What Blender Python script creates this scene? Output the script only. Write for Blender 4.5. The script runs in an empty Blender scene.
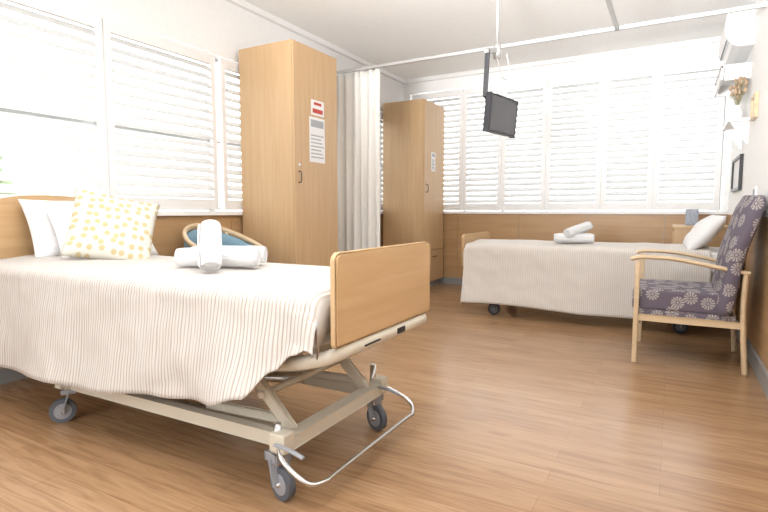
import bpy, bmesh, math, random
from mathutils import Vector, Matrix, Euler, noise
random.seed(4)
sc=bpy.context.scene
pi=math.pi
XL,XR,YB,YF,ZC=-3.70,0.56,7.25,-1.6,3.10

# ---------------- materials ----------------
def newmat(name):
    m=bpy.data.materials.new(name);m.use_nodes=True
    nt=m.node_tree;b=nt.nodes['Principled BSDF']
    return m,nt,b
def plain(name,col,rough=.5,metal=0,noise_amt=.03,scale=20,bump=0,sss=0):
    m,nt,b=newmat(name)
    tc=nt.nodes.new('ShaderNodeTexCoord');n=nt.nodes.new('ShaderNodeTexNoise')
    n.inputs['Scale'].default_value=scale;n.inputs['Detail'].default_value=4
    nt.links.new(tc.outputs['Object'],n.inputs['Vector'])
    r=nt.nodes.new('ShaderNodeValToRGB')
    r.color_ramp.elements[0].color=[max(0,c*(1-noise_amt*2)) for c in col]+[1]
    r.color_ramp.elements[1].color=[min(1,c*(1+noise_amt)) for c in col]+[1]
    nt.links.new(n.outputs['Fac'],r.inputs['Fac']);nt.links.new(r.outputs['Color'],b.inputs['Base Color'])
    b.inputs['Roughness'].default_value=rough;b.inputs['Metallic'].default_value=metal
    if bump:
        bp=nt.nodes.new('ShaderNodeBump');bp.inputs['Strength'].default_value=bump;bp.inputs['Distance'].default_value=.004
        nt.links.new(n.outputs['Fac'],bp.inputs['Height']);nt.links.new(bp.outputs['Normal'],b.inputs['Normal'])
    return m
def wood(name,c1,c2,axis,rough=.4,s=1.0):
    m,nt,b=newmat(name)
    tc=nt.nodes.new('ShaderNodeTexCoord');mp=nt.nodes.new('ShaderNodeMapping')
    sv=[26*s]*3;sv[axis]=1.6*s;mp.inputs['Scale'].default_value=sv
    nt.links.new(tc.outputs['Object'],mp.inputs['Vector'])
    n=nt.nodes.new('ShaderNodeTexNoise');n.inputs['Scale'].default_value=1;n.inputs['Detail'].default_value=6;n.inputs['Distortion'].default_value=.6
    nt.links.new(mp.outputs[0],n.inputs['Vector'])
    r=nt.nodes.new('ShaderNodeValToRGB');r.color_ramp.elements[0].position=.3;r.color_ramp.elements[1].position=.7
    r.color_ramp.elements[0].color=c1+(1,);r.color_ramp.elements[1].color=c2+(1,)
    nt.links.new(n.outputs['Fac'],r.inputs['Fac']);nt.links.new(r.outputs['Color'],b.inputs['Base Color'])
    b.inputs['Roughness'].default_value=rough
    return m
mWhite=plain('white_paint',(.90,.90,.90),.5)
mCeil=plain('ceiling_paint',(.93,.93,.92),.8)
mWall=plain('wall_paint',(.87,.87,.86),.7)
mShut=plain('shutter_white',(.85,.85,.85),.45,noise_amt=.01)
mSlat=plain('louver_white',(.66,.668,.67),.5,noise_amt=.01)
mMapZ=wood('maple_vertical',(.50,.325,.17),(.56,.38,.215),2)
mMapY=wood('maple_along_y',(.50,.32,.16),(.57,.38,.205),1)
mPanY=wood('panel_left',(.44,.265,.125),(.51,.32,.165),1)
mPanX=wood('panel_back',(.44,.265,.125),(.51,.32,.165),0)
mEdge=wood('maple_edge',(.54,.36,.19),(.60,.43,.25),2)
mBeech=wood('beech',(.56,.42,.26),(.64,.49,.32),0)
mCream=plain('bed_frame_cream',(.60,.56,.47),.35,noise_amt=.02)
mMetal=plain('steel',(.6,.6,.6),.25,1)
mAlu=plain('aluminium_track',(.58,.58,.58),.35,.6)
mDark=plain('dark_plastic',(.022,.022,.027),.4)
mTvS=plain('tv_screen',(.11,.11,.12),.15)
mRub=plain('grey_rubber',(.10,.11,.13),.6)
mGreyHub=plain('grey_hub',(.30,.31,.34),.4)
mBase=plain('skirting_grey',(.28,.28,.28),.5)
mTeal=plain('teal_fabric',(.20,.33,.42),.8,bump=.3)
mLinen=plain('white_linen',(.80,.80,.81),.85,noise_amt=.01,scale=60,bump=.15)
mTowel=plain('towel_terry',(.74,.745,.755),.95,noise_amt=.03,scale=220,bump=.8)
mCurt=plain('curtain_cloth',(.80,.785,.75),.85)
mPaper=plain('paper',(.78,.78,.78),.7)
mRed=plain('red_print',(.50,.06,.04),.6)
mTxt=plain('grey_print',(.37,.39,.42),.7)
mLeaf=plain('foliage',(.26,.33,.19),.8,noise_amt=.2,scale=5)
mBounceGround=plain('bounce_ground',(.7,.7,.68),.9)  # unseen ground, made pale to throw sky light up onto the ceiling
mDry=plain('dried_flowers',(.50,.36,.24),.9,noise_amt=.3)
mGreenD=plain('dried_leaves',(.36,.34,.22),.9,noise_amt=.2)
mBrassHandle=plain('handle_dark',(.12,.10,.08),.3,.8)
mBlueBox=plain('blue_print',(.40,.44,.52),.7,noise_amt=.4,scale=60)

# floor
def floor_mat():
    m,nt,b=newmat('vinyl_plank_floor')
    L=nt.links.new
    tc=nt.nodes.new('ShaderNodeTexCoord')
    br=nt.nodes.new('ShaderNodeTexBrick');L(tc.outputs['Object'],br.inputs['Vector'])
    br.inputs['Scale'].default_value=1;br.inputs['Brick Width'].default_value=1.1;br.inputs['Row Height'].default_value=.115
    br.inputs['Mortar Size'].default_value=.0012;br.inputs['Mortar Smooth'].default_value=.1
    br.inputs['Color1'].default_value=(.320,.188,.098,1);br.inputs['Color2'].default_value=(.375,.230,.125,1)
    br.inputs['Mortar'].default_value=(.24,.135,.068,1);br.offset=.37
    mp=nt.nodes.new('ShaderNodeMapping');mp.inputs['Scale'].default_value=(2.6,34,1)
    L(tc.outputs['Object'],mp.inputs['Vector'])
    n=nt.nodes.new('ShaderNodeTexNoise');n.inputs['Scale'].default_value=1;n.inputs['Detail'].default_value=7;n.inputs['Distortion'].default_value=1.2
    L(mp.outputs[0],n.inputs['Vector'])
    r=nt.nodes.new('ShaderNodeValToRGB');r.color_ramp.elements[0].position=.33;r.color_ramp.elements[1].position=.6
    r.color_ramp.elements[0].color=(.76,.73,.70,1);r.color_ramp.elements[1].color=(1.05,1.05,1.05,1)
    L(n.outputs['Fac'],r.inputs['Fac'])
    mx=nt.nodes.new('ShaderNodeMix');mx.data_type='RGBA';mx.blend_type='MULTIPLY';mx.inputs[0].default_value=1
    L(br.outputs['Color'],mx.inputs[6]);L(r.outputs['Color'],mx.inputs[7]);L(mx.outputs[2],b.inputs['Base Color'])
    b.inputs['Roughness'].default_value=.26
    return m
mFloor=floor_mat()
def stripe_mat(name,ca,cb,scale,dist,pos=(.45,.75)):
    m,nt,b=newmat(name);L=nt.links.new
    tc=nt.nodes.new('ShaderNodeTexCoord')
    w=nt.nodes.new('ShaderNodeTexWave');w.wave_type='BANDS';w.bands_direction='X'
    w.inputs['Scale'].default_value=scale;w.inputs['Distortion'].default_value=dist;w.inputs['Detail'].default_value=3;w.inputs['Detail Scale'].default_value=.5
    mp=nt.nodes.new('ShaderNodeMapping');mp.inputs['Scale'].default_value=(1,.35,.35)
    L(tc.outputs['Object'],mp.inputs['Vector']);L(mp.outputs[0],w.inputs['Vector'])
    mp2=nt.nodes.new('ShaderNodeMapping');mp2.inputs['Scale'].default_value=(70,3,3)
    L(tc.outputs['Object'],mp2.inputs['Vector'])
    n=nt.nodes.new('ShaderNodeTexNoise');n.inputs['Scale'].default_value=1;n.inputs['Detail'].default_value=3;L(mp2.outputs[0],n.inputs['Vector'])
    mu=nt.nodes.new('ShaderNodeMath');mu.operation='MULTIPLY';L(w.outputs['Fac'],mu.inputs[0]);
    ad=nt.nodes.new('ShaderNodeMath');ad.operation='ADD';ad.inputs[1].default_value=.45;L(n.outputs['Fac'],ad.inputs[0]);L(ad.outputs[0],mu.inputs[1])
    r=nt.nodes.new('ShaderNodeValToRGB');r.color_ramp.elements[0].position=pos[0];r.color_ramp.elements[1].position=pos[1]
    r.color_ramp.elements[0].color=ca+(1,);r.color_ramp.elements[1].color=cb+(1,)
    L(mu.outputs[0],r.inputs['Fac']);L(r.outputs['Color'],b.inputs['Base Color'])
    b.inputs['Roughness'].default_value=.9
    bp=nt.nodes.new('ShaderNodeBump');bp.inputs['Strength'].default_value=.28;bp.inputs['Distance'].default_value=.004
    L(mu.outputs[0],bp.inputs['Height']);L(bp.outputs['Normal'],b.inputs['Normal'])
    return m
mBlan=stripe_mat('striped_coverlet',(.59,.57,.55),(.40,.352,.30),17,5.5,(.50,.95))
mBlan2=stripe_mat('ribbed_coverlet',(.67,.64,.605),(.58,.53,.48),18,.6)

def flower_mat():
    m,nt,b=newmat('floral_upholstery');L=nt.links.new
    uv=nt.nodes.new('ShaderNodeUVMap')
    v=nt.nodes.new('ShaderNodeTexVoronoi');v.voronoi_dimensions='2D';v.inputs['Scale'].default_value=9;v.inputs['Randomness'].default_value=.55
    L(uv.outputs[0],v.inputs['Vector'])
    sc1=nt.nodes.new('ShaderNodeVectorMath');sc1.operation='SUBTRACT';L(uv.outputs[0],sc1.inputs[0]);L(v.outputs['Position'],sc1.inputs[1])
    sp=nt.nodes.new('ShaderNodeSeparateXYZ');L(sc1.outputs[0],sp.inputs[0])
    at=nt.nodes.new('ShaderNodeMath');at.operation='ARCTAN2';L(sp.outputs[1],at.inputs[0]);L(sp.outputs[0],at.inputs[1])
    m8=nt.nodes.new('ShaderNodeMath');m8.operation='MULTIPLY';m8.inputs[1].default_value=12;L(at.outputs[0],m8.inputs[0])
    si=nt.nodes.new('ShaderNodeMath');si.operation='SINE';L(m8.outputs[0],si.inputs[0])
    rr=nt.nodes.new('ShaderNodeValToRGB');e=rr.color_ramp.elements
    rr.color_ramp.interpolation='CONSTANT'
    e[0].position=0;e[0].color=(.9,.9,.9,1);e[1].position=.07;e[1].color=(0,0,0,1)
    for p,cc in ((.12,.6),(.38,0),):
        x=e.new(p);x.color=(cc,cc,cc,1)
    L(v.outputs['Distance'],rr.inputs['Fac'])
    ml=nt.nodes.new('ShaderNodeMath');ml.operation='MULTIPLY_ADD';ml.inputs[1].default_value=.5;ml.inputs[2].default_value=.55;L(si.outputs[0],ml.inputs[0])
    mm=nt.nodes.new('ShaderNodeMath');mm.operation='MULTIPLY';L(ml.outputs[0],mm.inputs[0]);L(rr.outputs['Color'],mm.inputs[1])
    mx=nt.nodes.new('ShaderNodeMix');mx.data_type='RGBA';L(mm.outputs[0],mx.inputs[0])
    mx.inputs[6].default_value=(.125,.105,.138,1);mx.inputs[7].default_value=(.62,.57,.52,1)
    L(mx.outputs[2],b.inputs['Base Color']);b.inputs['Roughness'].default_value=.85
    return m
mFlor=flower_mat()
def dots_mat():
    m,nt,b=newmat('yellow_dot_cushion');L=nt.links.new
    uv=nt.nodes.new('ShaderNodeUVMap')
    v=nt.nodes.new('ShaderNodeTexVoronoi');v.voronoi_dimensions='2D';v.inputs['Scale'].default_value=19;v.inputs['Randomness'].default_value=.5
    L(uv.outputs[0],v.inputs['Vector'])
    r=nt.nodes.new('ShaderNodeValToRGB');r.color_ramp.elements[0].position=.26;r.color_ramp.elements[1].position=.34
    r.color_ramp.elements[0].color=(.54,.44,.25,1);r.color_ramp.elements[1].color=(.65,.63,.565,1)
    L(v.outputs['Distance'],r.inputs['Fac']);L(r.outputs['Color'],b.inputs['Base Color']);b.inputs['Roughness'].default_value=.9
    return m
mDots=dots_mat()

# ---------------- helpers ----------------
def link(o): sc.collection.objects.link(o)
def boxuv(me):
    uvl=me.uv_layers.new(name='UVMap') if not me.uv_layers else me.uv_layers[0]
    for p in me.polygons:
        n=p.normal;a=max(range(3),key=lambda i:abs(n[i]))
        ij=[(1,2),(0,2),(0,1)][a]
        for li in p.loop_indices:
            co=me.vertices[me.loops[li].vertex_index].co
            uvl.data[li].uv=(co[ij[0]],co[ij[1]])
def mk(name,bm,mat,parent=None,smooth=False,uv=True):
    bmesh.ops.recalc_face_normals(bm,faces=bm.faces)
    me=bpy.data.meshes.new(name);bm.to_mesh(me);bm.free()
    if uv: boxuv(me)
    if smooth:
        for p in me.polygons:p.use_smooth=True
    mats=mat if isinstance(mat,list) else [mat]
    for x in mats: me.materials.append(x)
    o=bpy.data.objects.new(name,me);link(o)
    if parent: par(o,parent)
    return o
def par(o,p):
    o.parent=p;o.matrix_parent_inverse=Matrix.Translation(-Vector(p.location))
def empty(name,loc=(0,0,0)):
    e=bpy.data.objects.new(name,None);e.location=loc;e.empty_display_size=.1;link(e);return e
def addbox(bm,lo,hi,M=None,bevel=0,seg=2):
    r=bmesh.ops.create_cube(bm,size=1)
    vs=r['verts'];c=[(lo[i]+hi[i])/2 for i in range(3)];d=[abs(hi[i]-lo[i]) for i in range(3)]
    for v in vs: v.co=Vector([v.co[i]*d[i]+c[i] for i in range(3)])
    if M:
        for v in vs: v.co=M@v.co
    if bevel:
        es=list({e for v in vs for e in v.link_edges})
        bmesh.ops.bevel(bm,geom=es,offset=bevel,segments=seg,profile=.7,affect='EDGES',clamp_overlap=True)
def box(name,lo,hi,mat,parent=None,bevel=0,M=None,seg=2,smooth=False):
    bm=bmesh.new();addbox(bm,lo,hi,M,bevel,seg);return mk(name,bm,mat,parent,smooth)
def addcyl(bm,a,b,r,r2=None,seg=20):
    a=Vector(a);b=Vector(b);d=b-a
    M=Matrix.Translation((a+b)/2)@d.to_track_quat('Z','Y').to_matrix().to_4x4()
    bmesh.ops.create_cone(bm,cap_ends=True,segments=seg,radius1=r,radius2=r if r2 is None else r2,depth=d.length,matrix=M)
def cyl(name,a,b,r,mat,parent=None,r2=None,seg=20):
    bm=bmesh.new();addcyl(bm,a,b,r,r2,seg);o=mk(name,bm,mat,parent)
    for p in o.data.polygons:p.use_smooth=len(p.vertices)==4
    return o
def catmull(pts,n=8,closed=False):
    P=[Vector(p) for p in pts];out=[];N=len(P)
    for i in range(N-1):
        p0=P[max(i-1,0)];p1=P[i];p2=P[i+1];p3=P[min(i+2,N-1)]
        for k in range(n):
            t=k/n
            out.append(.5*((2*p1)+(p2-p0)*t+(2*p0-5*p1+4*p2-p3)*t*t+(3*p1-p0-3*p2+p3)*t**3))
    out.append(P[-1]);return out
def tube(name,pts,r,mat,parent=None,seg=12,rz=None,sm=True,n=8):
    """swept tube; rz = separate vertical radius (elliptic section)"""
    P=catmull(pts,n) if sm else [Vector(p) for p in pts]
    bm=bmesh.new();rings=[]
    for i,p in enumerate(P):
        t=(P[min(i+1,len(P)-1)]-P[max(i-1,0)]).normalized()
        up=Vector((0,0,1)) if abs(t.z)<.95 else Vector((0,1,0))
        s=t.cross(up).normalized();u=s.cross(t).normalized()
        rings.append([bm.verts.new(p+s*math.cos(2*pi*k/seg)*r+u*math.sin(2*pi*k/seg)*(rz or r)) for k in range(seg)])
    for i in range(len(rings)-1):
        for k in range(seg):
            bm.faces.new((rings[i][k],rings[i][(k+1)%seg],rings[i+1][(k+1)%seg],rings[i+1][k]))
    bm.faces.new(rings[0][::-1]);bm.faces.new(rings[-1])
    o=mk(name,bm,mat,parent,True);return o
def beam(name,a,b,w,h,mat,parent=None,bevel=.004):
    """rectangular bar from a to b, width w (horizontal), height h"""
    a=Vector(a);b=Vector(b);d=(b-a);L=d.length;t=d.normalized()
    up=Vector((0,0,1)) if abs(t.z)<.98 else Vector((0,1,0))
    s=t.cross(up).normalized();u=s.cross(t).normalized()
    M=Matrix((( t.x,s.x,u.x,(a.x+b.x)/2),(t.y,s.y,u.y,(a.y+b.y)/2),(t.z,s.z,u.z,(a.z+b.z)/2),(0,0,0,1)))
    return box(name,(-L/2,-w/2,-h/2),(L/2,w/2,h/2),mat,parent,bevel,M)
def prism(name,outline,x0,x1,mat,parent=None,bevel=.004):
    """outline in (y,z), extruded from x0 to x1"""
    bm=bmesh.new()
    A=[bm.verts.new((x0,y,z)) for y,z in outline];B=[bm.verts.new((x1,y,z)) for y,z in outline]
    f1=bm.faces.new(A);f2=bm.faces.new(B[::-1]);n=len(A)
    for i in range(n): bm.faces.new((A[i],B[i],B[(i+1)%n],A[(i+1)%n]))
    bmesh.ops.recalc_face_normals(bm,faces=bm.faces)
    if bevel: bmesh.ops.bevel(bm,geom=list(set(f1.edges)|set(f2.edges)),offset=bevel,segments=2,affect='EDGES')
    return mk(name,bm,mat,parent)
def rrect(y0,z0,y1,z1,r,rb=None):
    rb=r if rb is None else rb;o=[]
    for cx,cz,a0,rr in ((y1-r,z1-r,0,r),(y0+r,z1-r,90,r),(y0+rb,z0+rb,180,rb),(y1-rb,z0+rb,270,rb)):
        for k in range(7):
            a=math.radians(a0+k*15);o.append((cx+rr*math.cos(a),cz+rr*math.sin(a)))
    return o
def pillow(name,w,h,t,M,mat,parent=None,seed=0,n=26,pinch=.06):
    bm=bmesh.new();G={}
    for s in (1,-1):
        for i in range(n+1):
            for j in range(n+1):
                u=-1+2*i/n;v=-1+2*j/n
                e=(i in(0,n)) or (j in(0,n))
                if e and s==-1: G[(s,i,j)]=G[(1,i,j)];continue
                prof=((1-u**4)*(1-v**4))**.5*(.75+.25*(1-u*u)*(1-v*v))
                x=u*w/2*(1-pinch*(1-v*v)*abs(u));y=v*h/2*(1-pinch*(1-u*u)*abs(v))
                nz=noise.noise(Vector((u*1.8+seed,v*1.8,s*3)))*.20+noise.noise(Vector((u*5+seed,v*5,s)))*.08
                z=s*t/2*prof*(1+nz)
                G[(s,i,j)]=bm.verts.new(M@Vector((x,y,z)))
    for s in (1,-1):
        for i in range(n):
            for j in range(n):
                q=[G[(s,i,j)],G[(s,i+1,j)],G[(s,i+1,j+1)],G[(s,i,j+1)]]
                bm.faces.new(q if s==1 else q[::-1])
    o=mk(name,bm,mat,parent,True)
    Mi=M.inverted();uvl=o.data.uv_layers[0]
    for p in o.data.polygons:
        for li in p.loop_indices:
            c=Mi@o.data.vertices[o.data.loops[li].vertex_index].co;uvl.data[li].uv=(c.x,c.y)
    return o
def towel_roll(name,p,d,L,R,parent,turns=4):
    """spiral rolled towel, p=centre, d=axis"""
    d=Vector(d).normalized();up=Vector((0,0,1)) if abs(d.z)<.9 else Vector((0,1,0))
    s=d.cross(up).normalized();u=s.cross(d).normalized();p=Vector(p)
    bm=bmesh.new();n=turns*20;m=14;th=R/turns*.66
    def pt(a,rad,w): 
        f=1+.05*noise.noise(Vector((math.cos(a)*2,math.sin(a)*2,w*6)))
        sag=1-.10*abs(w)**8
        return p+d*(w*L/2)+(s*math.cos(a)+u*math.sin(a)*.94)*rad*f*sag
    outer=[];inner=[]
    for i in range(n+1):
        a=2*pi*i/20;r=.006+(R-.006)*i/n
        outer.append([bm.verts.new(pt(a,r,-1+2*j/m)) for j in range(m+1)])
        inner.append([bm.verts.new(pt(a,max(r-th,.002),-1+2*j/m)) for j in range(m+1)])
    for G in (outer,inner):
        for i in range(n):
            for j in range(m): bm.faces.new((G[i][j],G[i][j+1],G[i+1][j+1],G[i+1][j]))
    for i in range(n):
        for j in (0,m): bm.faces.new((outer[i][j],outer[i+1][j],inner[i+1][j],inner[i][j]))
    for i in (0,n):
        for j in range(m): bm.faces.new((outer[i][j],outer[i][j+1],inner[i][j+1],inner[i][j]))
    return mk(name,bm,mTowel,parent,True)

# ---------------- room ----------------
box('floor',(XL-.1,YF,-.06),(XR+.1,YB+.1,0),mFloor)
box('ceiling',(XL-.1,YF,ZC),(XR+.1,YB+.1,ZC+.08),mCeil)
box('wall_right',(XR,YF,0),(XR+.12,YB,ZC),mWall)
WZ0,WZ1L,WZ1B=1.10,2.52,2.88
bm=bmesh.new()
addbox(bm,(XL-.12,YF,0),(XL,YB,WZ0));addbox(bm,(XL-.12,YF,WZ1L),(XL,YB,ZC))
addbox(bm,(XL-.12,YF,WZ0),(XL,.25,WZ1L));addbox(bm,(XL-.12,6.75,WZ0),(XL,YB,WZ1L))
mk('wall_left',bm,mWhite)
bm=bmesh.new()
addbox(bm,(XL-.1,YB,0),(XR+.1,YB+.12,WZ0));addbox(bm,(XL-.1,YB,WZ1B),(XR+.1,YB+.12,ZC))
addbox(bm,(XL-.1,YB,WZ0),(XL+.1,YB+.12,WZ1B));addbox(bm,(XR-.05,YB,WZ0),(XR+.1,YB+.12,WZ1B))
mk('wall_back',bm,mWhite)
# unseen wall added behind the camera to cut front light, with open gap
bm=bmesh.new()
addbox(bm,(XL-.1,YF-.12,0),(XR+.1,YF,.35));addbox(bm,(XL-.1,YF-.12,2.75),(XR+.1,YF,ZC))
addbox(bm,(XL-.1,YF-.12,.35),(-3.3,YF,2.75));addbox(bm,(-.1,YF-.12,.35),(XR+.1,YF,2.75))
mk('wall_front',bm,mWhite)
# timber wainscot panels
bm=bmesh.new();y=-1.2
while y<YB-.02:
    y2=min(y+1.2,YB-.012);addbox(bm,(XL,y+.002,.1),(XL+.012,y2-.002,1.06),bevel=.001,seg=1);y=y2+.0001
    if y2>=YB-.02:break
mk('trim_1',bm,mPanY)
bm=bmesh.new();x=XL+.013
while x<XR-.02:
    x2=min(x+.9,XR-.013);addbox(bm,(x+.002,YB-.012,.1),(x2-.002,YB,1.06),bevel=.001,seg=1);x=x2+.0001
    if x2>=XR-.02:break
mk('trim_2',bm,mPanX)
bm=bmesh.new();addbox(bm,(XR-.012,YF,.12),(XR,YB-.013,1.06));mk('trim_3',bm,mPanY)
box('trim_4',(XL,YF,1.06),(XL+.05,YB,1.10),mWhite,bevel=.004)
box('trim_5',(XL+.05,YB-.05,1.06),(XR,YB,1.10),mWhite,bevel=.004)
box('trim_6',(XR-.02,YF,1.06),(XR,YB-.05,1.10),mWhite,bevel=.003)
box('baseboard_left',(XL,YF,0),(XL+.015,YB,.10),mBase)
box('baseboard_back',(XL+.015,YB-.015,0),(XR,YB,.10),mBase)
box('baseboard_right',(XR-.03,YF,0),(XR,YB-.015,.12),mBase,bevel=.004)
box('trim_7',(XL,YF,ZC-.06),(XL+.05,YB,ZC),mWhite,bevel=.01)
box('trim_8',(XL,YB-.05,ZC-.06),(XR,YB,ZC),mWhite,bevel=.01)

# ---------------- shutters ----------------
def shutter(name,axis,a0,a1,z0,z1,plane,sgn,ang,pitch=.072,mid=None):
    """axis 1: panel spans Y at X=plane (left wall) ; axis 0: spans X at Y=plane. sgn=direction into room"""
    e=empty(name,((plane,(a0+a1)/2,z0) if axis==1 else ((a0+a1)/2,plane,z0)))
    def P(a,dep,z): return (plane+sgn*dep,a,z) if axis==1 else (a,plane+sgn*dep,z)
    bm=bmesh.new();t=.03;st=.055
    def B(l,h): addbox(bm,[min(l[i],h[i]) for i in range(3)],[max(l[i],h[i]) for i in range(3)],bevel=.003,seg=1)
    B(P(a0,-.005,z0),P(a0+st,t,z1));B(P(a1-st,-.005,z0),P(a1,t,z1))
    B(P(a0+st,-.005,z0),P(a1-st,t,z0+.09));B(P(a0+st,-.005,z1-.09),P(a1-st,t,z1))
    mk('frame',bm,mShut,e)
    bm=bmesh.new();zz=z0+.09+pitch*.5
    n=int((z1-z0-.18)/pitch);pitch=(z1-z0-.18)/n;zz=z0+.09+pitch/2
    w=.082;th=.009
    for k in range(n):
        z=zz+k*pitch;ca,sa=math.cos(ang),math.sin(ang)
        prof=[(-w/2,0),(-w/4,th*.5),(w/4,th*.5),(w/2,0),(w/4,-th*.5),(-w/4,-th*.5)]
        R1=[];R2=[]
        for (q,r) in prof:
            dd=.012+q*ca-r*sa;dz=q*sa+r*ca
            R1.append(bm.verts.new(P(a0+st+.002,dd,z+dz)));R2.append(bm.verts.new(P(a1-st-.002,dd,z+dz)))
        for i in range(6): bm.faces.new((R1[i],R1[(i+1)%6],R2[(i+1)%6],R2[i]))
        bm.faces.new(R1);bm.faces.new(R2)
    mk('louvers',bm,mSlat,e)
    return e
LA=math.radians(-46)
for i,(a,b) in enumerate([(.30,1.335),(1.34,2.375),(2.385,3.435),(3.50,4.53),(4.54,5.57),(5.58,6.70)]):
    shutter('window_shutter',1,a,b,1.115,2.50,XL+.002,1,LA)
edges=[-3.55,-2.72,-2.14,-1.53,-.83,-.23,.47]
for i in range(6):
    shutter('window_shutter',0,edges[i]+.004,edges[i+1]-.004,1.115,2.86,YB-.002,-1,math.radians(-46 if i<5 else -36),pitch=.078)
bm=bmesh.new()
for y in (.3,1.34,2.38,3.46,4.53,5.57,6.65): addbox(bm,(XL-.11,y-.02,WZ0),(XL-.07,y+.02,WZ1L))
for z in (1.12,1.75,2.5): addbox(bm,(XL-.11,.25,z-.012),(XL-.085,6.75,z+.012))
mk('window_1',bm,mAlu)
bm=bmesh.new()
for x in edges: addbox(bm,(x-.02,YB+.07,WZ0),(x+.02,YB+.11,WZ1B))
for z in (1.12,1.72,2.86): addbox(bm,(XL+.1,YB+.085,z-.012),(XR-.05,YB+.11,z+.012))
mk('window_2',bm,mAlu)

# ---------------- lockers ----------------
def locker(x0,x1,y0,y1,z,hy):
    e=empty('wardrobe',((x0+x1)/2,(y0+y1)/2,0))
    box('carcass',(x0,y0,.09),(x1-.022,y1,z),mMapZ,e,.002)
    box('plinth',(x0+.01,y0+.01,0),(x1-.06,y1-.01,.09),mBase,e)
    box('top_panel',(x0,y0,z),(x1-.02,y1,z+.004),mMapZ,e)
    box('door',(x1-.020,y0+.002,.55),(x1,y1-.002,z-.002),mMapZ,e,.003)
    box('lower_drawer',(x1-.020,y0+.002,.10),(x1,y1-.002,.545),mMapZ,e,.003)
    cyl('lock',(x1-.001,y0+.06,1.52),(x1+.008,y0+.06,1.52),.013,mMetal,e)
    tube('door_handle',[(x1,y0+.055,1.36),(x1+.03,y0+.055,1.37),(x1+.03,y0+.055,1.45),(x1,y0+.055,1.46)],.006,mBrassHandle,e)
    tube('drawer_handle',[(x1,y0+.3,.45),(x1+.03,y0+.31,.45),(x1+.03,y0+.41,.45),(x1,y0+.42,.45)],.006,mBrassHandle,e)
    return e
XF=-2.99
locker(-3.64,XF,3.70,4.38,2.61,0)
locker(-3.64,XF,6.48,7.17,2.61,0)
def notice(x,y0,y1,z0,z1,red):
    e=empty('door_notice',(x,(y0+y1)/2,z0))
    box('sheet',(x,y0,z0),(x+.003,y1,z1),mPaper,e)
    h=z1-z0;bm=bmesh.new()
    for k in range(7): addbox(bm,(x+.003,y0+.02,z0+h*(.1+.08*k)),(x+.0035,y1-.02-(k%3)*.02,z0+h*(.1+.08*k)+.012))
    mk('text_lines',bm,mTxt,e)
    box('header_print',(x+.003,y0+.02,z1-h*.22),(x+.0036,y1-.02,z1-h*.06),red,e)
notice(XF+.001,3.92,4.16,1.56,1.98,mTxt)
e=empty('red_notice',(XF,4.05,2.02));box('card',(XF+.001,3.95,2.0),(XF+.004,4.15,2.14),mPaper,e);box('print',(XF+.004,3.97,2.02),(XF+.0045,4.13,2.06),mRed,e);box('print_2',(XF+.004,3.99,2.095),(XF+.0045,4.11,2.12),mRed,e)
notice(XF+.001,6.70,6.84,1.66,1.92,mTxt)

# ---------------- curtain + rails ----------------
RZ,RY=2.67,5.0
e=empty('curtain_rail',(-.5,RY,RZ))
beam('rail_across',(XL,RY,RZ),(XR,RY,RZ),.022,.030,mAlu,e)
beam('rail_along',(-.49,RY,RZ),(-.49,.4,RZ),.022,.030,mAlu,e)
beam('rail_return',(-.49,.4,RZ),(XR,.4,RZ),.022,.030,mAlu,e)
for (x,y) in ((-.49,2.0),): cyl('drop_rod',(x,y,RZ),(x,y,ZC),.008,mAlu,e)
def curtain(x0,x1,y,z0,z1,folds,amp,parent=None):
    bm=bmesh.new();n=folds*14;m=24;G=[]
    for i in range(n+1):
        u=i/n;col=[]
        for j in range(m+1):
            w=j/m;a=amp*(.55+.45*(1-w))
            ph=u*folds*2*pi+.5*math.sin(u*9)+.25*math.sin(w*3+u*5)
            col.append(bm.verts.new((x0+(x1-x0)*u+.012*math.sin(ph*.5+w*2),y+a*math.sin(ph)+.01*noise.noise(Vector((u*8,w*3,0))),z0+(z1-z0)*w)))
        G.append(col)
    for i in range(n):
        for j in range(m): bm.faces.new((G[i][j],G[i+1][j],G[i+1][j+1],G[i][j+1]))
    o=mk('privacy_curtain',bm,mCurt,parent,True)
    s=o.modifiers.new('s','SOLIDIFY');s.thickness=.003
    return o
curtain(-3.55,-2.84,RY,.25,RZ-.03,7,.04)

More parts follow.
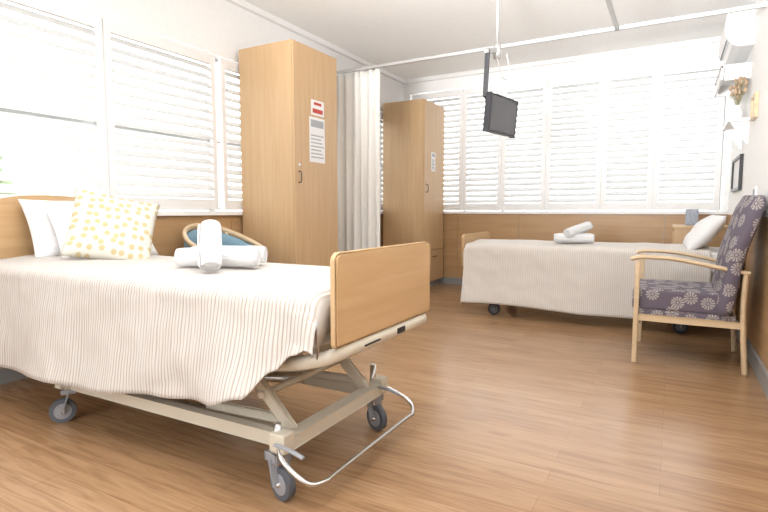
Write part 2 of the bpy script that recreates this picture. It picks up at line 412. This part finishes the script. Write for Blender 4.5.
# ---------------- coverlet ----------------
def coverlet(x0,x1,yn,yf,zt,hem,hemf,mat,parent,flare=.05,fold=.018,nf=9,seed=0,nx=150,wr=.006,fold_top=None):
    bm=bmesh.new();G=[];nside=22;ntop=30;r=.055
    for i in range(nx+1):
        u=i/nx;x=x0+(x1-x0)*u;zh=hem(x);zf=hemf(x);col=[]
        def nz(a,b,c=0): return noise.noise(Vector((a+seed,b,c)))
        for j in range(nside):
            w=j/nside;z=zh+(zt-r-zh)*w;dn=(1-w)
            ff=fold*(.35+1.1*max(0,nz(x*1.1,7)+.35))
            fo=ff*dn**1.2*(math.sin(x*nf+4*nz(x*.9,0)+.5*w)+.35*math.sin(x*nf*1.7+1.7+3*nz(x,3)))
            fo+=.022*nz(x*1.7,z*3)*(.3+dn)+.006*nz(x*8,z*9)
            yy=yn-.018-flare*dn**1.1-max(fo,-.02)
            col.append((x+.01*nz(x*2,z*3,5),yy,z))
        for k in range(7):
            a=k/6*pi/2;col.append((x,yn-.018+r-r*math.cos(a)-.0+.004*nz(x*9,k),zt-r+r*math.sin(a)+.003*nz(x*9,k,2)))
        for j in range(1,ntop):
            w=j/ntop;y=yn+r+(yf-yn-2*r)*w
            z=zt+.012*math.sin(pi*w)+wr*nz(x*2.2,y*2.6)+wr*.5*nz(x*7,y*5)
            col.append((x,y,z))
        for k in range(7):
            a=k/6*pi/2;col.append((x,yf-r+r*math.sin(a)+.012,zt-r+r*math.cos(a)))
        for j in range(1,10):
            w=j/9;z=zt-r+(zf-zt+r)*w;col.append((x,yf+.018+flare*.5*w+fold*.6*w*math.sin(x*nf+1),z))
        G.append([bm.verts.new(c) for c in col])
    last=G[-1];prev=last
    for (dx,dz) in ((.02,-.012),(.03,-.045),(.032,-.14)):
        nc=[]
        for v,b in zip(prev,last):
            nc.append(bm.verts.new((b.co.x+dx*FS[0],b.co.y,b.co.z+(dz if b.co.z>zt-.08 else dz*.15))))
        G.append(nc);prev=nc
    for i in range(len(G)-1):
        for j in range(len(G[0])-1): bm.faces.new((G[i][j],G[i+1][j],G[i+1][j+1],G[i][j+1]))
    o=mk('coverlet',bm,mat,parent,True)
    s=o.modifiers.new('s','SOLIDIFY');s.thickness=.006;s.offset=1
    return o
FS=[1]
def lerp(tab):
    def f(x):
        if x<=tab[0][0]: return tab[0][1]
        for (a,b),(c,d) in zip(tab,tab[1:]):
            if x<=c:
                t=(x-a)/(c-a);t=t*t*(3-2*t);return b+(d-b)*t
        return tab[-1][1]
    return f

# ---------------- bed 1 ----------------
bed=empty('hospital_bed',(-2.2,1.88,0))
Y0,Y1=1.45,2.28;ZT=.80
box('mattress',(-3.50,Y0+.02,.60),(-1.10,Y1-.02,ZT-.012),mLinen,bed,.04,seg=3,smooth=False)
hem=lerp([(-3.5,.27),(-3.1,.25),(-2.4,.26),(-1.9,.31),(-1.55,.35),(-1.36,.41),(-1.24,.52),(-1.15,.59),(-1.08,.62)])
coverlet(-3.48,-1.10,Y0,Y1,ZT,hem,lerp([(-3.5,.35),(-1.8,.45),(-1.2,.62)]),mBlan,bed,flare=.055,fold=.032,nf=7,seed=3,wr=.014)
out=[(1.36,.42),(1.36,1.02)]
for k in range(0,13):
    t=k/12;yy=1.36+1.04*t;out.append((yy,1.05+.155*math.sin(pi*min(1,max(0,t)))**.55 if 0<t<1 else 1.05))
out+=[(2.40,1.02),(2.40,.42)]
o2=[]
for p in out:
    if not o2 or (abs(p[0]-o2[-1][0])+abs(p[1]-o2[-1][1]))>.005:o2.append(p)
prism('headboard',o2,-3.60,-3.565,mMapY,bed,.004)
prism('footboard',rrect(1.475,.615,2.275,.950,.03,.015),-1.045,-1.015,[mMapY],bed,.005)
prism('footboard_edge_band',rrect(1.471,.611,2.279,.954,.034,.018),-1.040,-1.020,mEdge,bed,.002)
tube('foot_bumper',[(-1.62,1.475,.51),(-1.30,1.475,.52),(-1.12,1.480,.555),(-1.045,1.52,.580),(-1.035,1.65,.584),(-1.035,1.9,.584),(-1.035,2.12,.584),(-1.045,2.25,.580),(-1.12,2.28,.555),(-1.30,2.285,.52),(-1.62,2.285,.51)],.022,mCream,bed,rz=.028)
box('label_plate',(-1.0135,1.93,.572),(-1.0105,2.0,.597),mDark,bed)
box('label_plate_2',(-1.0135,1.66,.580),(-1.0105,1.78,.587),mDark,bed)
for Y in (1.50,2.25): beam('side_rail',(-3.45,Y,.54),(-1.2,Y,.54),.03,.06,mCream,bed)
for X in (-3.3,-2.5,-1.7): beam('cross_rail',(X,1.5,.54),(X,2.25,.54),.04,.04,mCream,bed)
box('mattress_deck',(-3.45,1.5,.572),(-1.12,2.25,.598),mCream,bed,.004)
for Y in (1.50,2.14): beam('base_rail',(-2.74,Y,.20),(-1.26,Y,.215),.035,.055,mCream,bed)
beam('base_rail_inner',(-2.70,1.62,.165),(-1.30,1.62,.18),.025,.03,mCream,bed)
for X in (-2.74,-1.26): beam('base_cross',(X,1.44,.215),(X,2.20,.215),.05,.055,mCream,bed,.006)
for X0 in (-1.28,):
    for Y in (1.545,2.10):
        beam('lift_arm',(X0,Y,.235),(X0-.30,Y,.53),.022,.045,mCream,bed)
        beam('lift_arm_b',(X0-.05,Y+.025,.26),(X0-.5,Y+.025,.24),.02,.03,mCream,bed)
for Y in (1.545,2.10):
    beam('lift_arm',(-2.66,Y,.235),(-2.98,Y,.53),.022,.045,mCream,bed)
cyl('lift_axle',(-1.57,1.52,.51),(-1.57,2.14,.51),.018,mCream,bed)
cyl('lower_axle',(-1.42,1.52,.36),(-1.42,2.14,.36),.015,mCream,bed)
cyl('actuator_tube',(-1.45,1.82,.34),(-2.0,1.82,.27),.025,mMetal,bed)
box('actuator_motor',(-2.35,1.74,.20),(-1.90,1.90,.33),mDark,bed,.02)
def caster(x,y,rot,parent,R=.062,stem=.20,dark=False):
    """wheel rolling direction given by rot, trailing offset"""
    hub=mRub if dark else mGreyHub
    d=Vector((math.cos(rot),math.sin(rot),0));s=Vector((-d.y,d.x,0));c=Vector((x,y,R))
    cyl('caster_tyre',c-s*.016,c+s*.016,R,mDark if dark else mRub,parent,seg=32)
    cyl('caster_hub',c-s*.019,c+s*.019,R*.66,hub,parent,seg=24)
    cyl('caster_axle',c-s*.032,c+s*.032,.009,mMetal,parent,seg=12)
    top=c+d*.03+Vector((0,0,R+.035))
    for k in (-1,1):
        beam('caster_fork',c+s*.026*k,top+s*.026*k,.036,.005,hub,parent,.001)
    M=Matrix.Translation(top)@Matrix.Rotation(rot,4,'Z')
    box('caster_crown',(-.035,-.032,-.008),(.035,.032,.016),hub,parent,.006,M)
    cyl('caster_stem',top,(top.x,top.y,max(stem,top.z+.03)),.015,mMetal,parent)
    cyl('caster_collar',(top.x,top.y,top.z+.015),(top.x,top.y,top.z+.05),.026,mCream,parent)
caster(-1.26,1.46,math.radians(165),bed,stem=.29)
caster(-1.26,2.18,math.radians(160),bed,stem=.33)
caster(-2.74,1.46,math.radians(60),bed,stem=.29)
caster(-2.74,2.18,math.radians(60),bed,stem=.30)
for Y in (1.46,2.20):
    box('corner_block',(-1.30,Y-.03,.19),(-1.225,Y+.035,.265),mCream,bed,.01)
    tube('brake_pedal',[(-1.26,Y-.04,.23),(-1.18,Y-.05,.23),(-1.12,Y-.05,.215)],.011,mGreyHub,bed,rz=.006)
tube('bumper_tube',[(-1.26,1.44,.21),(-1.22,1.42,.17),(-1.13,1.44,.105),(-1.09,1.50,.095),(-1.09,1.6,.095),(-1.09,2.15,.095),(-1.09,2.24,.098),(-1.13,2.28,.14),(-1.22,2.24,.20),(-1.26,2.20,.22)],.010,mMetal,bed)
def Rt(loc,*rots):
    M=Matrix.Translation(loc)
    for ax,a in rots: M=M@Matrix.Rotation(math.radians(a),4,ax)
    return M
pillow('pillow',.42,.62,.17,Rt((-3.40,1.98,.985),('Z',-4),('Y',64)),mLinen,None,1)
pillow('pillow',.40,.60,.17,Rt((-3.20,2.02,.965),('Z',-8),('Y',54)),mLinen,None,7)
pillow('throw_cushion',.46,.48,.15,Rt((-2.95,1.92,.995),('Z',-26),('Y',62),('Z',-14)),mDots,None,11,pinch=.07)
tw=empty('rolled_towels',(-1.84,1.8,.8))
dR=Vector((.87,.49,0))
base=Vector((-1.95,1.84,ZT+.076))
towel_roll('roll_1',base+Vector((-.06,.10,0)),dR,.38,.056,tw)
towel_roll('roll_2',base+Vector((.0,-.03,0)),dR,.40,.056,tw)
towel_roll('roll_3',base+Vector((.065,-.135,.066)),Vector((.36,-.34,-.72)),.23,.058,tw)

# ---------------- bed 2 ----------------
bed2=empty('hospital_bed',(-.8,5.7,0))
a0,a1=5.22,6.12;z2=.755
FS[0]=-1
box('mattress',(-1.90,a0+.02,.56),(.44,a1-.02,z2-.012),mLinen,bed2,.04,seg=3)
coverlet(.30,-1.90,a0,a1,z2,lambda x:.125+.015*math.sin(x*3),lambda x:.3,mBlan2,bed2,flare=.03,fold=.022,nf=6,seed=9,wr=.012)
prism('footboard',rrect(5.24,.5,6.16,.85,.05,.02),-1.975,-1.945,mMapY,bed2,.005)
prism('headboard',rrect(5.20,.45,6.16,1.02,.08,.02),.49,.52,mMapY,bed2,.005)
for Y in (5.3,6.05): beam('side_rail',(-1.93,Y,.50),(.48,Y,.50),.03,.06,mCream,bed2)
box('mattress_deck',(-1.92,5.27,.532),(.46,6.08,.556),mCream,bed2,.004)
for Y in (5.36,5.98): beam('base_rail',(-1.62,Y,.2),(.1,Y,.2),.035,.05,mCream,bed2)
for X in (-1.62,.1):
    beam('base_cross',(X,5.33,.21),(X,6.01,.21),.05,.05,mCream,bed2)
    for Y in (5.36,5.98): beam('lift_arm',(X,Y,.21),(X-.05 if X<0 else X+.05,Y,.5),.03,.04,mCream,bed2)
    for Y in (5.30,6.0): caster(X,Y,math.radians(10),bed2,R=.065,stem=.24,dark=True)
box('actuator_motor',(-1.1,5.5,.2),(-.7,5.7,.32),mDark,bed2,.02)
pillow('pillow',.42,.62,.17,Rt((.25,5.60,.90),('Z',183),('Y',50)),mLinen,None,21)
tw=empty('rolled_towels',(-.87,5.5,.76))
base=Vector((-.86,5.50,z2+.076))
towel_roll('roll_1',base+Vector((-.02,.08,0)),dR,.36,.055,tw)
towel_roll('roll_2',base+Vector((.0,-.05,0)),(.95,.2,0),.38,.055,tw)
towel_roll('roll_3',base+Vector((.03,.0,.085)),Vector((.55,.8,.25)),.32,.058,tw)

# ---------------- bedside cabinet (behind bed 2) ----------------
e=empty('bedside_cabinet',(.25,6.6,0))
box('carcass',(.02,6.36,.06),(.52,6.80,.92),mMapZ,e,.004)
box('plinth',(.05,6.38,0),(.50,6.78,.06),mBase,e)
box('top',(0,6.34,.92),(.53,6.82,.945),mEdge,e,.004)
for k in range(3): box('drawer',(.005,6.38,.10+.27*k),(.02,6.78,.35+.27*k),mMapY,e,.003)
box('gift_bag',(.12,6.45,.946),(.24,6.58,1.12),mBlueBox,None,.01)

# ---------------- tub chair at left ----------------
e=empty('tub_chair',(-3.2,3.08,0))
cx,cy,R=-3.22,3.08,.32
def rimp(a,r=R,z=None):
    zz=.74+.235*((1-math.cos(a))/2)**1.5 if z is None else z
    return (cx+r*math.cos(a),cy+r*math.sin(a),zz)
tube('rim_rail',[rimp(math.radians(40+i*20)) for i in range(15)],.018,mBeech,e,rz=.022)
bm=bmesh.new();G=[]
for i in range(25):
    a=math.radians(90+i*7.5);x,y,z=rimp(a,R-.012)
    G.append([bm.verts.new((x+(.03 if k in(0,) else 0),y,.46+(z-.03-.46)*k/6)) for k in range(7)])
for i in range(24):
    for j in range(6): bm.faces.new((G[i][j],G[i+1][j],G[i+1][j+1],G[i][j+1]))
o=mk('back_upholstery',bm,mTeal,e,True);s=o.modifiers.new('s','SOLIDIFY');s.thickness=.035;s.offset=0
bm=bmesh.new();bmesh.ops.create_cone(bm,cap_ends=True,segments=32,radius1=.29,radius2=.30,depth=.09,matrix=Matrix.Translation((cx,cy,.44)))
bmesh.ops.bevel(bm,geom=[ed for ed in bm.edges if abs(ed.verts[0].co.z-ed.verts[1].co.z)<.01],offset=.02,segments=3,affect='EDGES')
mk('seat_cushion',bm,mTeal,e)
for a in (45,135,225,315):
    a=math.radians(a);x,y,_=rimp(a,.28);zt=rimp(a)[2]
    tube('leg',[(x*1+.03*math.cos(a),y+.03*math.sin(a),0),(x,y,.45),(cx+R*math.cos(a),cy+R*math.sin(a),zt)],.016,mBeech,e)

# ---------------- high back armchair at right ----------------
e=empty('armchair',(.1,4.45,0))
ya,yb=4.12,4.80
def slab_tilt(name,pts,t,mat,y0,y1,crown=.015,par_=None):
    """upholstered back following a curve of (x,z) points"""
    C=catmull([(p[0],0,p[1]) for p in pts],5);ns=len(C)-1
    bm=bmesh.new();nw=14;Gf=[];Gb=[]
    for i in range(ns+1):
        u=i/ns;xc=C[i].x;zc=C[i].z
        rf=[];rb=[]
        for j in range(nw+1):
            w=j/nw;y=y0+(y1-y0)*w
            edge=min(1,5*min(w,1-w)+.4)**.5*min(1,6*min(u,1-u)+.35)**.5
            zz=zc+(.02*math.sin(pi*w) if i==ns else 0)
            rf.append(bm.verts.new((xc-t/2*edge-crown*math.sin(pi*w),y,zz)))
            rb.append(bm.verts.new((xc+t/2*edge,y,zz)))
        Gf.append(rf);Gb.append(rb)
    for i in range(ns):
        for j in range(nw):
            bm.faces.new((Gf[i][j],Gf[i][j+1],Gf[i+1][j+1],Gf[i+1][j]));bm.faces.new((Gb[i][j],Gb[i+1][j],Gb[i+1][j+1],Gb[i][j+1]))
        bm.faces.new((Gf[i][0],Gf[i+1][0],Gb[i+1][0],Gb[i][0]));bm.faces.new((Gf[i][nw],Gb[i][nw],Gb[i+1][nw],Gf[i+1][nw]))
    for j in range(nw):
        bm.faces.new((Gf[0][j],Gb[0][j],Gb[0][j+1],Gf[0][j+1]));bm.faces.new((Gf[ns][j],Gf[ns][j+1],Gb[ns][j+1],Gb[ns][j]))
    return mk(name,bm,mat,par_,True)
box('seat_cushion',(-.235,ya+.022,.385),(.34,yb-.022,.54),mFlor,e,.04,seg=4)
box('seat_base',(-.20,ya+.022,.32),(.40,yb-.022,.39),mFlor,e,.012)
slab_tilt('back_cushion',[(.33,.40),(.35,.55),(.385,.80),(.44,1.0),(.49,1.19)],.115,mFlor,ya-.035,yb+.02,par_=e)
for Y in (ya,yb):
    beam('front_leg',(-.205,Y,0),(-.205,Y,.745),.032,.045,mBeech,e,.006)
    tube('back_leg',[(.465,Y,0),(.445,Y,.25),(.435,Y,.48),(.44,Y,.69)],.018,mBeech,e,rz=.022)
    tube('armrest',[(-.25,Y,.752),(-.19,Y,.770),(0,Y,.767),(.2,Y,.735),(.38,Y,.70),(.46,Y,.69)],.030,mBeech,e,rz=.015)
    beam('side_rail',(-.20,Y,.335),(.43,Y,.335),.022,.045,mBeech,e)
beam('front_stretcher',(-.19,ya,.31),(-.19,yb,.31),.02,.045,mBeech,e)

# ---------------- TV on ceiling arm ----------------
e=empty('ceiling_television',(-1.3,4.25,2.4))
A=Vector((-1.315,4.05,1.885));B=Vector((-1.225,4.50,1.885))
d=(B-A).normalized();nrm=Vector((d.y,-d.x,0));ctr=(A+B)/2
M=Matrix(((d.x,nrm.x,0,ctr.x),(d.y,nrm.y,0,ctr.y),(0,0,1,ctr.z),(0,0,0,1)))@Matrix.Rotation(math.radians(-5),4,'X')
L=(B-A).length
box('tv_body',(-L/2,-.03,-.150),(L/2,.012,.150),mDark,e,.006,M)
box('tv_screen',(-L/2+.016,.012,-.132),(L/2-.016,.0135,.135),mTvS,e,0,M)
cyl('ceiling_pole',(-1.33,4.30,2.45),(-1.33,4.30,ZC),.014,mAlu,e)
cyl('ceiling_flange',(-1.33,4.30,ZC-.02),(-1.33,4.30,ZC),.06,mWhite,e)
cyl('pivot_housing',(-1.33,4.30,2.36),(-1.33,4.30,2.47),.03,mAlu,e)
beam('swing_arm',(-1.33,4.32,2.43),(-1.345,4.08,2.37),.03,.03,mMetal,e)
beam('drop_arm',(-1.345,4.10,2.38),(-1.36,4.10,2.02),.035,.025,mDark,e)
beam('tilt_bracket',(-1.36,4.10,2.04),(-1.30,4.26,1.90),.03,.03,mDark,e)
tube('cable',[(-1.33,4.30,2.37),(-1.30,4.38,2.22),(-1.25,4.40,2.24),(-1.26,4.34,2.40)],.006,mAlu,e)

# ---------------- right wall items ----------------
e=empty('air_conditioner',(.45,6.0,2.6))
def xz_prism(name,outline,y0,y1,mat,parent,bevel=.004):
    bm=bmesh.new();A=[bm.verts.new((x,y0,z)) for x,z in outline];Bv=[bm.verts.new((x,y1,z)) for x,z in outline]
    f1=bm.faces.new(A);f2=bm.faces.new(Bv[::-1]);n=len(A)
    for i in range(n): bm.faces.new((A[i],Bv[i],Bv[(i+1)%n],A[(i+1)%n]))
    bmesh.ops.recalc_face_normals(bm,faces=bm.faces)
    if bevel:bmesh.ops.bevel(bm,geom=list(set(f1.edges)|set(f2.edges)),offset=bevel,segments=2,affect='EDGES')
    return mk(name,bm,mat,parent)
xz_prism('casing',[(XR,2.56),(XR,2.90),(.40,2.90),(.355,2.87),(.34,2.80),(.345,2.66),(.40,2.58),(.46,2.56)],5.65,6.45,mWhite,e,.008)
bm=bmesh.new()
for k in range(4): addbox(bm,(.352+.02*k,5.70,2.63-.014*k),(.362+.02*k,6.40,2.636-.014*k))
mk('outlet_vanes',bm,mTxt,e)
e=empty('display_shelf',(.45,6.1,2.35))
box('board',(.33,5.75,2.40),(XR,6.6,2.43),mWhite,e,.003)
box('fascia',(.33,5.75,2.30),(.35,6.6,2.47),mWhite,e,.003)
for Y in (5.8,6.55): box('bracket',(.36,Y-.012,2.30),(XR,Y+.012,2.40),mWhite,e)
e=empty('bracket_shelf',(.48,5.9,1.9))
box('board',(.40,5.62,1.90),(XR,6.3,1.925),mWhite,e,.003)
for Y in (5.70,6.2): xz_prism('bracket',[(.42,1.90),(XR,1.90),(XR,1.70),(.54,1.71)],Y-.01,Y+.01,mWhite,e,0)
e=empty('dried_flower_vase',(.47,5.75,1.925))
prof=[(.0,0),(.03,0),(.042,.03),(.045,.06),(.03,.10),(.022,.12),(.026,.13)]
bm=bmesh.new();rings=[]
for r,z in prof[1:]: rings.append([bm.verts.new((.47+r*math.cos(k*pi/10),5.75+r*math.sin(k*pi/10),1.926+z)) for k in range(20)])
bm.faces.new(rings[0][::-1])
for i in range(len(rings)-1):
    for k in range(20): bm.faces.new((rings[i][k],rings[i][(k+1)%20],rings[i+1][(k+1)%20],rings[i+1][k]))
mk('vase',bm,mWhite,e,True)
bs=bmesh.new();bl=bmesh.new()
for k in range(40):
    a=random.uniform(0,2*pi);sp=random.uniform(.01,.085);h=random.uniform(.2,.36)
    t=Vector((.47+sp*.75*math.cos(a),5.75+sp*1.3*math.sin(a),1.925+h))
    addcyl(bl,(.47,5.75,2.03),t,.002,seg=5)
    bmesh.ops.create_icosphere(bs if k%4 else bl,subdivisions=1,radius=random.uniform(.010,.02),matrix=Matrix.Translation(t)@Matrix.Diagonal((1,1,1.7,1)))
mk('flower_heads',bs,mDry,e);mk('stems',bl,mGreenD,e)
# small ornament on the same shelf
e=empty('shelf_ornament',(.48,6.02,1.925))
bm=bmesh.new();bmesh.ops.create_uvsphere(bm,u_segments=16,v_segments=10,radius=.035,matrix=Matrix.Translation((.48,6.02,1.961)))
bmesh.ops.create_uvsphere(bm,u_segments=16,v_segments=10,radius=.022,matrix=Matrix.Translation((.48,6.02,2.012)))
addcyl(bm,(.48,6.02,1.9255),(.48,6.02,1.935),.028)
mk('figurine',bm,mDry,e,True)
def frame(y0,y1,z0,z1,fm,pm):
    e=empty('picture_frame',(XR,(y0+y1)/2,z0))
    bm=bmesh.new();w=.03
    for lo,hi in (((y0,z0),(y1,z0+w)),((y0,z1-w),(y1,z1)),((y0,z0+w),(y0+w,z1-w)),((y1-w,z0+w),(y1,z1-w))):
        addbox(bm,(XR-.03,lo[0],lo[1]),(XR,hi[0],hi[1]),bevel=.003,seg=1)
    mk('moulding',bm,fm,e);box('print',(XR-.012,y0+w,z0+w),(XR-.002,y1-w,z1-w),pm,e)
frame(5.95,6.7,1.30,1.64,mDark,mPaper)
frame(5.12,5.36,1.85,2.05,mBeech,mPaper)
e=empty('power_outlet',(XR,4.95,1.25));box('plate',(XR-.012,4.9,1.2),(XR,5.05,1.29),mWhite,e,.004);box('socket',(XR-.015,4.93,1.22),(XR-.011,5.02,1.27),mTxt,e)

# ---------------- outside ----------------
box('garden_ground',(-30,-14,-.9),(16,30,-.8),mBounceGround)
bm=bmesh.new()
for k in range(40):
    y=random.uniform(-1,4.2);z=random.uniform(-.4,2.1);x=random.uniform(-9.6,-8.0)
    r=random.uniform(.35,.7)
    ret=bmesh.ops.create_icosphere(bm,subdivisions=3,radius=r,matrix=Matrix.Translation((x,y,z)))
    for v in ret['verts']:
        v.co+=(v.co-Vector((x,y,z))).normalized()*.3*noise.noise(v.co*3.5)
mk('garden_hedge',bm,mLeaf)

# ---------------- light ----------------
w=bpy.data.worlds.new('World');sc.world=w;w.use_nodes=True
bg=w.node_tree.nodes['Background'];bg.inputs[0].default_value=(1,.995,.99,1);bg.inputs[1].default_value=2.8
# added fill lamp behind the camera, no real fixture, brightens the ceiling
l=bpy.data.lights.new('added_fill_lamp','AREA');l.shape='RECTANGLE';l.size=1.0;l.size_y=.6;l.energy=140;l.color=(1,.99,.975);l.spread=math.radians(75)
o=bpy.data.objects.new('added_fill_lamp',l);o.location=(-1.2,-1.1,1.4)
o.rotation_euler=Vector((.12,1.0,.60)).to_track_quat('-Z','Y').to_euler();link(o)

cam=bpy.data.cameras.new('camera');cam.sensor_width=36;cam.lens=515/768*36
co=bpy.data.objects.new('camera',cam);co.location=(0,0,1.1)
co.rotation_euler=(math.radians(90)-math.atan(45/515),0,math.atan(288/515));link(co)
sc.camera=co
sc.view_settings.view_transform='Standard'
sc.view_settings.exposure=0.42
